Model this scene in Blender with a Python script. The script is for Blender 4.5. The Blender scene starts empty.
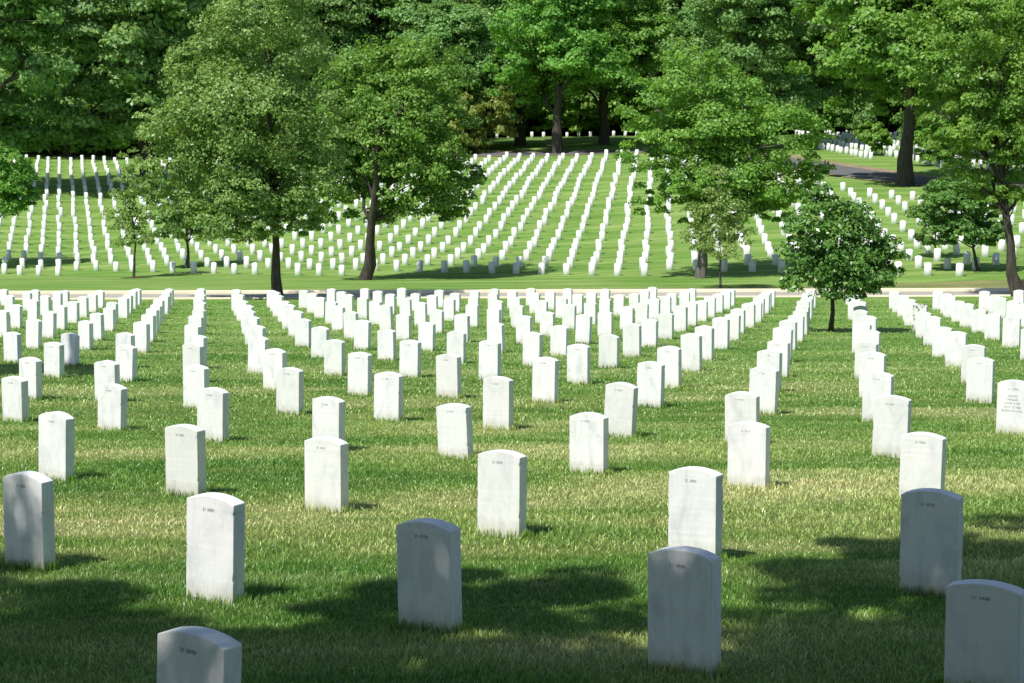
import bpy, bmesh, math, random
import numpy as np
from mathutils import Matrix, Vector
random.seed(11); RNG = np.random.default_rng(11)
S = .935; F = 1800.0; PITCH = math.radians(6.39); EYE = 2.1 * S
scene = bpy.context.scene; COL = scene.collection
SUN_EL = math.radians(55); SUN_AZ = math.atan2(-.66, -.75)      # direction towards the sun: x = sin, y = cos
SUN = Vector((math.sin(SUN_AZ) * math.cos(SUN_EL), math.cos(SUN_AZ) * math.cos(SUN_EL), math.sin(SUN_EL)))

# ------------------------------------------------------------------ terrain
def smooth(t): t = np.clip(t, 0, 1); return t * t * (3 - 2 * t)
def road_near(X): return 74.5 + .12 * np.clip(X, -60, 60)
def foot(X): return 96 - .4 * np.clip(X, -30, 22)
def height(x, y):
    """ground height above the point under the camera, metres"""
    X = np.asarray(x, float) / S; D = np.asarray(y, float) / S
    rn = road_near(X); rf = rn + 6.0; d0 = foot(X)
    near = -.0595 * D
    zn = -.0595 * rn; zrf = zn - .30
    road = zn + (zrf - zn) * np.clip((D - rn) / 6.0, 0, 1)
    zf = -.075 * d0 + 2.1
    lawn = zrf + (zf - zrf) * np.clip((D - rf) / (d0 - rf), 0, 1)
    k = .09 + np.clip(X - 5, 0, 18) * .0010
    t = np.clip(D - d0, 0, None); tt = np.minimum(t, 19)
    rise = .02 * tt + (k - .02) * tt * tt / 38 + k * np.clip(t - 19, 0, None)
    hill = zf + rise
    cap = -2.8 + 2.1 + .04 * (np.minimum(D, 255) - 127)
    w = 1.2
    hm = -w * np.log(np.exp(-np.clip(hill, -30, 12) / w) + np.exp(-np.clip(cap, -30, 12) / w))
    hm = np.where(D < d0 + 12, hill, hm)
    z = np.where(D < rn, near, np.where(D < rf, road, np.where(D < d0, lawn, hm)))
    z = z + 26 * smooth((D - 262) / 90)
    return z * S
def gz(x, y): return float(height(x, y))

# unproject a ray of the photograph at forward distance y: used to read sizes off the picture, everything is placed in metres
def ray(px, py):
    v = 341.5 - py
    return (px - 512, F * math.cos(PITCH) + v * math.sin(PITCH), -F * math.sin(PITCH) + v * math.cos(PITCH))
def at(px, py, y):
    r = ray(px, py); t = y / r[1]
    return Vector((r[0] * t, y, EYE + r[2] * t))
def ground_at(px, py, y0=5, y1=260):
    y = y0
    while y < y1:
        p = at(px, py, y)
        if p.z <= gz(p.x, p.y): return Vector((p.x, p.y, gz(p.x, p.y)))
        y += .1
    p = at(px, py, y1); return Vector((p.x, p.y, gz(p.x, p.y)))

# ------------------------------------------------------------------ helpers
def mesh_np(name, verts, faces4=None, mats=(), attr=None, smooth_=False, faces3=None):
    me = bpy.data.meshes.new(name)
    verts = np.asarray(verts, np.float32).reshape(-1, 3)
    idx = []; starts = []; n = 0
    parts = []
    if faces4 is not None and len(faces4): parts.append((np.asarray(faces4, np.int32), 4))
    if faces3 is not None and len(faces3): parts.append((np.asarray(faces3, np.int32), 3))
    me.vertices.add(len(verts)); me.vertices.foreach_set('co', verts.ravel())
    tot = sum(p[0].size for p in parts); nf = sum(len(p[0]) for p in parts)
    me.loops.add(tot); me.polygons.add(nf)
    li = np.concatenate([p[0].ravel() for p in parts]); st = []; s = 0
    for p, k in parts:
        st.append(s + np.arange(len(p)) * k); s += p.size
    me.loops.foreach_set('vertex_index', li)
    me.polygons.foreach_set('loop_start', np.concatenate(st).astype(np.int32))
    if smooth_: me.polygons.foreach_set('use_smooth', np.ones(nf, bool))
    if attr is not None:
        for an, av in attr.items():
            a = me.attributes.new(an, 'FLOAT', 'POINT'); a.data.foreach_set('value', np.asarray(av, np.float32))
    me.update(calc_edges=True)
    for m in mats: me.materials.append(m)
    return me
def link(name, me, parent=None, loc=None):
    o = bpy.data.objects.new(name, me); COL.objects.link(o)
    if parent: o.parent = parent
    if loc is not None: o.location = loc
    return o
def tag(o, label=None, cat=None, group=None, kind=None):
    if label: o['label'] = label
    if cat: o['category'] = cat
    if group: o['group'] = group
    if kind: o['kind'] = kind
    return o

# ------------------------------------------------------------------ node helpers
class NT:
    def __init__(s, name):
        s.m = bpy.data.materials.new(name); s.m.use_nodes = True; s.t = s.m.node_tree; s.t.nodes.clear()
        s.out = s.t.nodes.new('ShaderNodeOutputMaterial')
    def n(s, typ, ins=None, **kw):
        nd = s.t.nodes.new(typ)
        for k, v in kw.items(): setattr(nd, k, v)
        for k, v in (ins or {}).items():
            sock = nd.inputs[k]
            if isinstance(v, bpy.types.NodeSocket): s.t.links.new(v, sock)
            else: sock.default_value = v
        return nd
    def noise(s, vec, scale, detail=4, rough=.55, dist=0):
        return s.n('ShaderNodeTexNoise', {'Vector': vec, 'Scale': scale, 'Detail': detail, 'Roughness': rough, 'Distortion': dist}).outputs['Fac']
    def ramp(s, fac, stops):
        r = s.n('ShaderNodeValToRGB', {'Fac': fac}); e = r.color_ramp.elements
        while len(e) > 1: e.remove(e[-1])
        e[0].position = stops[0][0]; e[0].color = (*stops[0][1], 1)
        for p, c in stops[1:]:
            q = e.new(p); q.color = (*c, 1)
        return r.outputs['Color']
    def mix(s, fac, a, b, mode='MIX'):
        m = s.n('ShaderNodeMix', data_type='RGBA', blend_type=mode)
        def put(i, v):
            if isinstance(v, bpy.types.NodeSocket): s.t.links.new(v, m.inputs[i])
            else: m.inputs[i].default_value = v if not isinstance(v, tuple) or len(v) == 4 else (*v, 1)
        put(0, fac); put(6, a); put(7, b); return m.outputs[2]
    def math(s, op, a, b=0.0, c=0.0, clamp=False):
        m = s.n('ShaderNodeMath', operation=op, use_clamp=clamp)
        for i, v in enumerate((a, b, c)):
            if isinstance(v, bpy.types.NodeSocket): s.t.links.new(v, m.inputs[i])
            else: m.inputs[i].default_value = v
        return m.outputs[0]
    def scale(s, vec, xyz):
        return s.n('ShaderNodeVectorMath', {0: vec, 1: xyz}, operation='MULTIPLY').outputs[0]
    def surf(s, sock): s.t.links.new(sock, s.out.inputs['Surface']); return s.m

def lawn_colour(T):
    """world-space colour of the lawn, shared by the soil sheet and the blades"""
    pos = T.n('ShaderNodeNewGeometry').outputs['Position']
    big = T.noise(T.scale(pos, (.16, .55, 0)), 1.0, 4, .6, .4)          # bands left by mowing, running across the view
    med = T.noise(T.scale(pos, (.6, 1.1, 0)), 1.0, 5, .65, .6)
    fine = T.noise(T.scale(pos, (4, 7, 0)), 1.0, 4, .7)
    base = T.ramp(big, [(.37, (.105, .255, .032)), (.46, (.175, .335, .052)), (.53, (.33, .44, .115)), (.62, (.58, .60, .26))])
    c = T.mix(T.math('MULTIPLY', T.ramp(med, [(.50, (0, 0, 0)), (.72, (1, 1, 1))]), .55), base, (.42, .45, .15))
    # lawn beyond the near rows is a purer green
    sep = T.n('ShaderNodeSeparateXYZ', {0: pos})
    far = T.n('ShaderNodeMapRange', {0: sep.outputs[1], 1: 16.0, 2: 34.0, 3: 0.0, 4: .75}).outputs[0]
    green = T.ramp(T.noise(T.scale(pos, (.10, .75, 0)), 1.0, 5, .65, .3), [(.38, (.085, .220, .030)), (.50, (.145, .310, .048)), (.62, (.30, .43, .125))])
    c = T.mix(far, c, green)
    stripe = T.noise(T.scale(pos, (.05, 1.5, 0)), 1.0, 3, .6, .2)
    c = T.mix(T.math('MULTIPLY', T.ramp(stripe, [(.50, (0, 0, 0)), (.66, (1, 1, 1))]), .34), c, (.40, .47, .17))
    c = T.mix(.22, c, T.ramp(fine, [(.3, (.02, .07, .010)), (.7, (.32, .43, .13))]))
    # dry straw patches
    dry = T.ramp(T.noise(T.scale(pos, (.35, .8, 0)), 1.0, 5, .6, 1.0), [(.64, (0, 0, 0)), (.76, (1, 1, 1))])
    near = T.n('ShaderNodeMapRange', {0: sep.outputs[1], 1: 12.0, 2: 30.0, 3: .7, 4: .12}).outputs[0]
    c = T.mix(T.math('MULTIPLY', dry, near), c, (.64, .50, .27))
    return c, pos

def mat_ground():
    T = NT('lawn_soil'); c, pos = lawn_colour(T)
    # worn verge beside the road and the wood floor further off are separate sheets; close by the sheet is darkened, shade between blades put into its colour
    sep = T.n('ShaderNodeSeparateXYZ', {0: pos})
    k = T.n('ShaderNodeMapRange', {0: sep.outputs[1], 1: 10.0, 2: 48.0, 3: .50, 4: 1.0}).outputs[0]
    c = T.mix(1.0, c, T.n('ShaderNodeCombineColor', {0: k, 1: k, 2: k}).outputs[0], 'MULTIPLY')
    wood = T.n('ShaderNodeMapRange', {0: sep.outputs[1], 1: 186.0, 2: 200.0, 3: 0.0, 4: 1.0}).outputs[0]
    c = T.mix(wood, c, T.ramp(T.noise(pos, .4, 5), [(.3, (.045, .085, .025)), (.7, (.13, .20, .055))]))
    h = T.noise(pos, 14.0, 5, .7)
    bump = T.n('ShaderNodeBump', {'Height': h, 'Strength': .8, 'Distance': .06}).outputs[0]
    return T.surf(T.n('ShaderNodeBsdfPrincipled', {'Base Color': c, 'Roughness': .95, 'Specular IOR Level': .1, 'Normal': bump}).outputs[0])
def mat_blade():
    T = NT('grass_blades'); c, pos = lawn_colour(T)
    v = T.n('ShaderNodeAttribute', attribute_name='v').outputs['Fac']; h = T.n('ShaderNodeAttribute', attribute_name='h').outputs['Fac']
    tone = T.ramp(v, [(0.0, (.45, .62, .40)), (.5, (1, 1.05, .9)), (.82, (1.5, 1.4, 1.5)), (.93, (1.9, 1.6, 2.0)), (1.0, (2.3, 1.85, 2.5))])
    c = T.mix(1.0, c, tone, 'MULTIPLY')
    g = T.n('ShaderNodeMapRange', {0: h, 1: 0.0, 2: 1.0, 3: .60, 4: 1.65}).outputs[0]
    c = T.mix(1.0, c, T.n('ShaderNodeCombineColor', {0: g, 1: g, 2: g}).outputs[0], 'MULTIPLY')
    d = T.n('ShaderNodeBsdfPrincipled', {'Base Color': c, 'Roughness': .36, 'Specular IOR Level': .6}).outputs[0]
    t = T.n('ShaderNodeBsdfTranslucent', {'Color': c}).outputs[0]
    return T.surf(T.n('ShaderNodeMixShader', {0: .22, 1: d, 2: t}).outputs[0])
def mat_leaf(name, dark, mid, light, gloss=.35, trans=.3, spec=.35):
    T = NT(name)
    v = T.n('ShaderNodeAttribute', attribute_name='v').outputs['Fac']
    r = T.n('ShaderNodeObjectInfo').outputs['Random']
    pos = T.n('ShaderNodeNewGeometry').outputs['Position']
    c = T.ramp(v, [(0, dark), (.5, mid), (1, light)])
    cl = T.noise(pos, .55, 3, .6)
    c = T.mix(T.math('MULTIPLY', T.ramp(cl, [(.4, (0, 0, 0)), (.65, (1, 1, 1))]), .35), c, light)
    hsv = T.n('ShaderNodeHueSaturation', {'Color': c, 'Hue': T.n('ShaderNodeMapRange', {0: r, 3: .494, 4: .512}).outputs[0],
        'Value': T.n('ShaderNodeMapRange', {0: r, 3: .97, 4: 1.12}).outputs[0]}).outputs[0]
    d = T.n('ShaderNodeBsdfPrincipled', {'Base Color': hsv, 'Roughness': gloss, 'Specular IOR Level': spec}).outputs[0]
    t = T.n('ShaderNodeBsdfTranslucent', {'Color': T.mix(1.0, hsv, (1.25, 1.2, .5, 1), 'MULTIPLY')}).outputs[0]
    return T.surf(T.n('ShaderNodeMixShader', {0: trans, 1: d, 2: t}).outputs[0])
def mat_bark(name, a, b):
    T = NT(name); tc = T.n('ShaderNodeTexCoord').outputs['Object']
    n = T.noise(T.scale(tc, (6, 6, .9)), 1.6, 6, .7, .5)
    bump = T.n('ShaderNodeBump', {'Height': n, 'Strength': 1.0, 'Distance': .06}).outputs[0]
    return T.surf(T.n('ShaderNodeBsdfPrincipled', {'Base Color': T.ramp(n, [(.3, a), (.7, b)]), 'Roughness': .95, 'Specular IOR Level': .1, 'Normal': bump}).outputs[0])
def mat_marble(name, far=False):
    T = NT(name); tc = T.n('ShaderNodeTexCoord').outputs['Object']; oi = T.n('ShaderNodeObjectInfo').outputs['Random']
    off = T.n('ShaderNodeCombineXYZ', {0: T.math('MULTIPLY', oi, 37.0), 1: T.math('MULTIPLY', oi, 91.0), 2: T.math('MULTIPLY', oi, 13.0)}).outputs[0]
    v = T.n('ShaderNodeVectorMath', {0: tc, 1: off}, operation='ADD').outputs[0]
    if far: v = tc
    cloud = T.noise(T.scale(v, (5, 5, 2.2)), 1.3, 6, .62, .8)
    c = T.ramp(cloud, [(.30, (.70, .72, .73)), (.50, (.89, .895, .885)), (.72, (.94, .94, .93))])
    streak = T.noise(T.scale(v, (34, 34, 2.0)), 1.0, 4, .7)
    c = T.mix(T.math('MULTIPLY', T.ramp(streak, [(.52, (0, 0, 0)), (.75, (1, 1, 1))]), .26), c, (.56, .57, .54))
    vein = T.noise(T.scale(v, (6, 6, 3)), 1.2, 8, .72, 2.5)
    c = T.mix(T.math('MULTIPLY', T.ramp(vein, [(.47, (0, 0, 0)), (.5, (1, 1, 1)), (.53, (0, 0, 0))]), .09), c, (.45, .48, .52))
    age = T.n('ShaderNodeMapRange', {0: T.math('FRACT', T.math('MULTIPLY', oi, 7.31)), 1: .6, 2: 1.0, 3: 0.0, 4: .4}).outputs[0]
    c = T.mix(age, c, (.70, .70, .66))
    if not far:
        z = T.n('ShaderNodeSeparateXYZ', {0: tc}).outputs[2]
        nn = T.math('ADD', z, T.math('MULTIPLY', T.math('SUBTRACT', T.noise(T.scale(v, (9, 9, 4)), 2.0, 5, .7), .5), .22))
        low = T.n('ShaderNodeMapRange', {0: nn, 1: .0, 2: .13, 3: .62, 4: 0.0}).outputs[0]
        c = T.mix(low, c, (.42, .37, .25))
        # lichen flecks
        sp = T.noise(v, 60.0, 3, .6)
        c = T.mix(T.math('MULTIPLY', T.ramp(sp, [(.68, (0, 0, 0)), (.74, (1, 1, 1))]), .35), c, (.33, .33, .30))
    grain = T.noise(v, 160.0, 3, .7); bump = T.n('ShaderNodeBump', {'Height': T.math('ADD', grain, T.math('MULTIPLY', cloud, 2.0)), 'Strength': .28, 'Distance': .004}).outputs[0]
    return T.surf(T.n('ShaderNodeBsdfPrincipled', {'Base Color': c, 'Roughness': .62, 'Specular IOR Level': .3, 'Normal': bump}).outputs[0])
def mat_noise(name, scale, stops, rough=.9, bump=.3, dist=.02, vs=(1, 1, 1)):
    T = NT(name); pos = T.n('ShaderNodeNewGeometry').outputs['Position']
    n = T.noise(T.scale(pos, vs), scale, 6, .65)
    fine = T.noise(pos, scale * 9, 4, .7)
    c = T.mix(.35, T.ramp(n, stops), T.ramp(fine, stops))
    b = T.n('ShaderNodeBump', {'Height': fine, 'Strength': bump, 'Distance': dist}).outputs[0]
    return T.surf(T.n('ShaderNodeBsdfPrincipled', {'Base Color': c, 'Roughness': rough, 'Specular IOR Level': .15, 'Normal': b}).outputs[0])

M = dict(
    ground=mat_ground(), blade=mat_blade(), marble=mat_marble('white_marble'), marble_far=mat_marble('white_marble_distant', True),
    engraving=mat_noise('engraving_paint', 20, [(.3, (.22, .22, .23)), (.7, (.42, .42, .41))]),
    asphalt=mat_noise('asphalt', .8, [(.3, (.36, .34, .29)), (.7, (.50, .47, .40))], vs=(.3, 1, 1)),
    asphalt_shaded=mat_noise('asphalt_in_shade', .8, [(.3, (.11, .11, .12)), (.7, (.19, .185, .18))], vs=(.3, 1, 1)),  # upper road: tree shade is put into the asphalt colour
    kerb=mat_noise('kerb_concrete', 1.5, [(.3, (.66, .58, .40)), (.7, (.88, .80, .60))]),
    verge=mat_noise('worn_verge', .7, [(.30, (.10, .17, .04)), (.5, (.19, .22, .075)), (.68, (.36, .29, .16))], vs=(.3, 1.3, 1)),
    dirt=mat_noise('dry_soil', 1.2, [(.3, (.16, .12, .075)), (.7, (.44, .36, .24))]),
    mulch=mat_noise('mulch', 6, [(.3, (.05, .03, .018)), (.7, (.16, .105, .06))], bump=1, dist=.05),
    wall=mat_noise('tan_stone', 2.0, [(.3, (.30, .22, .14)), (.7, (.55, .44, .31))]),
    bark=mat_bark('bark', (.035, .030, .026), (.13, .115, .10)),
    bark_pale=mat_bark('bark_pale', (.08, .075, .07), (.24, .22, .20)),
    leaf_sage=mat_leaf('leaf_sage', (.120, .205, .055), (.225, .345, .090), (.37, .51, .160), .38, .32),
    leaf_green=mat_leaf('leaf_green', (.060, .150, .034), (.125, .270, .060), (.23, .42, .095), .42, .32),
    leaf_bright=mat_leaf('leaf_bright', (.090, .205, .036), (.185, .375, .060), (.33, .54, .105), .42, .36),
    leaf_maple=mat_leaf('leaf_maple', (.085, .20, .036), (.175, .36, .062), (.31, .53, .11), .42, .34),
    leaf_dark=mat_leaf('leaf_dark', (.052, .135, .028), (.115, .255, .048), (.22, .39, .085), .30, .22, .5),
    leaf_wood=mat_leaf('leaf_wood', (.095, .195, .058), (.19, .345, .10), (.32, .50, .155), .48, .30),
    leaf_ochre=mat_leaf('leaf_ochre', (.14, .19, .04), (.235, .29, .06), (.33, .38, .09), .5, .3),
)
# ------------------------------------------------------------------ the setting
def sheet(name, xs, ys, zf, mat):
    X, Y = np.meshgrid(xs, ys); Z = zf(X, Y)
    nx = len(xs); ny = len(ys)
    i = (np.arange(ny - 1)[:, None] * nx + np.arange(nx - 1)[None, :]).ravel()
    me = mesh_np(name, np.stack([X, Y, Z], -1).reshape(-1, 3), np.stack([i, i + 1, i + 1 + nx, i + nx], 1), [mat], smooth_=True)
    return link(name, me)
xs = np.concatenate([-np.geomspace(900, 84, 24), np.arange(-80, 80.1, 1.0), np.geomspace(84, 900, 24)])
ys = np.concatenate([np.arange(-90, -6, 7.0), np.arange(-4, 60, 1.0), np.arange(60, 110, .5), np.arange(110, 330, 1.0), np.geomspace(335, 1600, 24)])
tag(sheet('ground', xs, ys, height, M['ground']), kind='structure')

def ribbon(name, left, right, zoff, mat, n=90, across=3, kind='structure'):
    """strip between two plan curves (functions of t in 0..1 giving x, y), draped on the ground"""
    V = []
    for t in np.linspace(0, 1, n):
        a = np.array(left(t)); b = np.array(right(t))
        for s in np.linspace(0, 1, across):
            p = a + (b - a) * s; V.append((p[0], p[1], gz(p[0], p[1]) + zoff))
    i = (np.arange(n - 1)[:, None] * across + np.arange(across - 1)[None, :]).ravel()
    o = link(name, mesh_np(name, V, np.stack([i, i + across, i + across + 1, i + 1], 1), [mat], smooth_=True))
    if kind: tag(o, kind=kind)
    return o
def road_line(off):
    return lambda t: ((-150 + 300 * t), float(road_near(np.array((-150 + 300 * t) / S)) + off) * S)
ribbon('road', road_line(.35), road_line(5.55), .035, M['asphalt'], 240, 12)
ribbon('verge', road_line(6.0), road_line(8.6), .03, M['verge'], 240, 6)
def kerb(name, off0, off1, h):
    """a raised kerb with a rounded road edge"""
    V = []; n = 240; prof = [(off0, -.05), (off0, h - .03), (off0 + .03, h), (off1 - .02, h), (off1, h - .02), (off1, -.05)]
    for t in np.linspace(0, 1, n):
        for o_, z in prof:
            x, y = road_line(o_)(t); V.append((x, y, gz(x, y) + z))
    k = len(prof); i = (np.arange(n - 1)[:, None] * k + np.arange(k - 1)[None, :]).ravel()
    return tag(link(name, mesh_np(name, V, np.stack([i, i + k, i + k + 1, i + 1], 1), [M['kerb']])), kind='structure')
kerb('kerb', 0.0, .30, .06); kerb('kerb', 5.4, 6.1, .16)

def spline(pts):
    P = np.array(pts, float) * S
    def f(t, k=0):
        u = t * (len(P) - 1); i = min(int(u), len(P) - 2); s = u - i
        p0 = P[max(i - 1, 0)]; p1 = P[i]; p2 = P[i + 1]; p3 = P[min(i + 2, len(P) - 1)]
        return .5 * ((2 * p1) + (p2 - p0) * s + (2 * p0 - 5 * p1 + 4 * p2 - p3) * s * s + (3 * p1 - p0 - 3 * p2 + p3) * s ** 3)
    return f
upper = spline([(-120, 240), (-60, 226), (-30, 208), (-9, 184), (4, 178), (14, 176), (21, 166), (25.5, 150), (30, 138), (38, 130), (60, 124), (120, 118)])
def side(fn, off):
    def g(t):
        a = fn(max(t - .004, 0)); b = fn(min(t + .004, 1)); d = (b - a) / np.linalg.norm(b - a)
        return fn(t) + np.array([-d[1], d[0]]) * off
    return g
ribbon('upper_road', side(upper, -2.4), side(upper, 2.0), .05, M['asphalt_shaded'], 200, 8)
ribbon('dirt_path', side(upper, 2.05), side(upper, 3.6), .045, M['dirt'], 200, 5)
ribbon('dirt_path', side(upper, -3.0), side(upper, -2.45), .045, M['dirt'], 200, 3)

# ------------------------------------------------------------------ headstones
SW, SH, ST = .332, .585, .102          # width, height, thickness
def headstone_mesh(name, w, h, t, rise, seed, chips=0):
    rnd = random.Random(seed); bm = bmesh.new()
    hw = w / 2; out = [(-hw, -.32), (hw, -.32), (hw, h - rise)]
    n = 9
    for k in range(1, n): 
        u = k / n; out.append((hw - w * u, h - rise + rise * (1 - (2 * u - 1) ** 2) ** .92))
    out.append((-hw, h - rise))
    f = [bm.verts.new((x, -t / 2, z)) for x, z in out]; b = [bm.verts.new((x, t / 2, z)) for x, z in out]
    bm.faces.new(f); bm.faces.new(b[::-1])
    for k in range(len(out)):
        q = (k + 1) % len(out); bm.faces.new((f[q], f[k], b[k], b[q]))
    bm.normal_update()
    edges = [e for e in bm.edges if len(e.link_faces) == 2 and e.calc_face_angle() > .6]
    bmesh.ops.bevel(bm, geom=edges, offset=.0055, segments=2, profile=.6, affect='EDGES')
    # cut into courses so that edges can be worn
    for k in range(1, 28):
        z = -.02 + k * h / 28
        g = bm.verts[:] + bm.edges[:] + bm.faces[:]
        bmesh.ops.bisect_plane(bm, geom=g, plane_co=(0, 0, z), plane_no=(0, 0, 1))
    for v in bm.verts:
        if v.co.z < -.1: continue
        edge = abs(abs(v.co.x) - hw) < .012
        if edge:
            v.co.x += math.copysign(1, -v.co.x) * max(0, rnd.gauss(0, .0004))
            v.co.y += rnd.gauss(0, .0002)
    for _ in range(chips):
        c = Vector((rnd.choice((-hw, hw)), rnd.choice((-t / 2, t / 2)), rnd.uniform(.05, h - rise)))
        for v in bm.verts:
            dd = (v.co - c).length
            if dd < .024: v.co.x -= math.copysign(1, c.x) * (.024 - dd) * .3
    me = bpy.data.meshes.new(name); bm.to_mesh(me); bm.free()
    me.materials.append(M['marble'])
    for p in me.polygons: p.use_smooth = False
    return me
STONES = [headstone_mesh('headstone_slab_%s' % k, SW, SH, ST, r, 5 + i, c) for i, (k, r, c) in enumerate(zip('abcdef', (.035, .040, .032, .037, .043, .034), (0, 2, 5, 1, 3, 7)))]
_txt = {}
def text_mesh(s, size):
    if (s, size) in _txt: return _txt[(s, size)]
    cu = bpy.data.curves.new('inscription_text', 'FONT'); cu.body = s; cu.size = size; cu.align_x = 'CENTER'; cu.extrude = .0008; cu.resolution_u = 2; cu.space_line = 1.25
    ob = bpy.data.objects.new('inscription_text', cu); COL.objects.link(ob)
    bpy.context.view_layer.update()
    me = bpy.data.meshes.new_from_object(ob.evaluated_get(bpy.context.evaluated_depsgraph_get()))
    bpy.data.objects.remove(ob); me.materials.clear(); me.materials.append(M['engraving']); me.name = 'inscription'
    _txt[(s, size)] = me; return me
YAW = -math.atan2(.742, 1.233)          # the face looks at -y turned towards the left of the view
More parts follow.
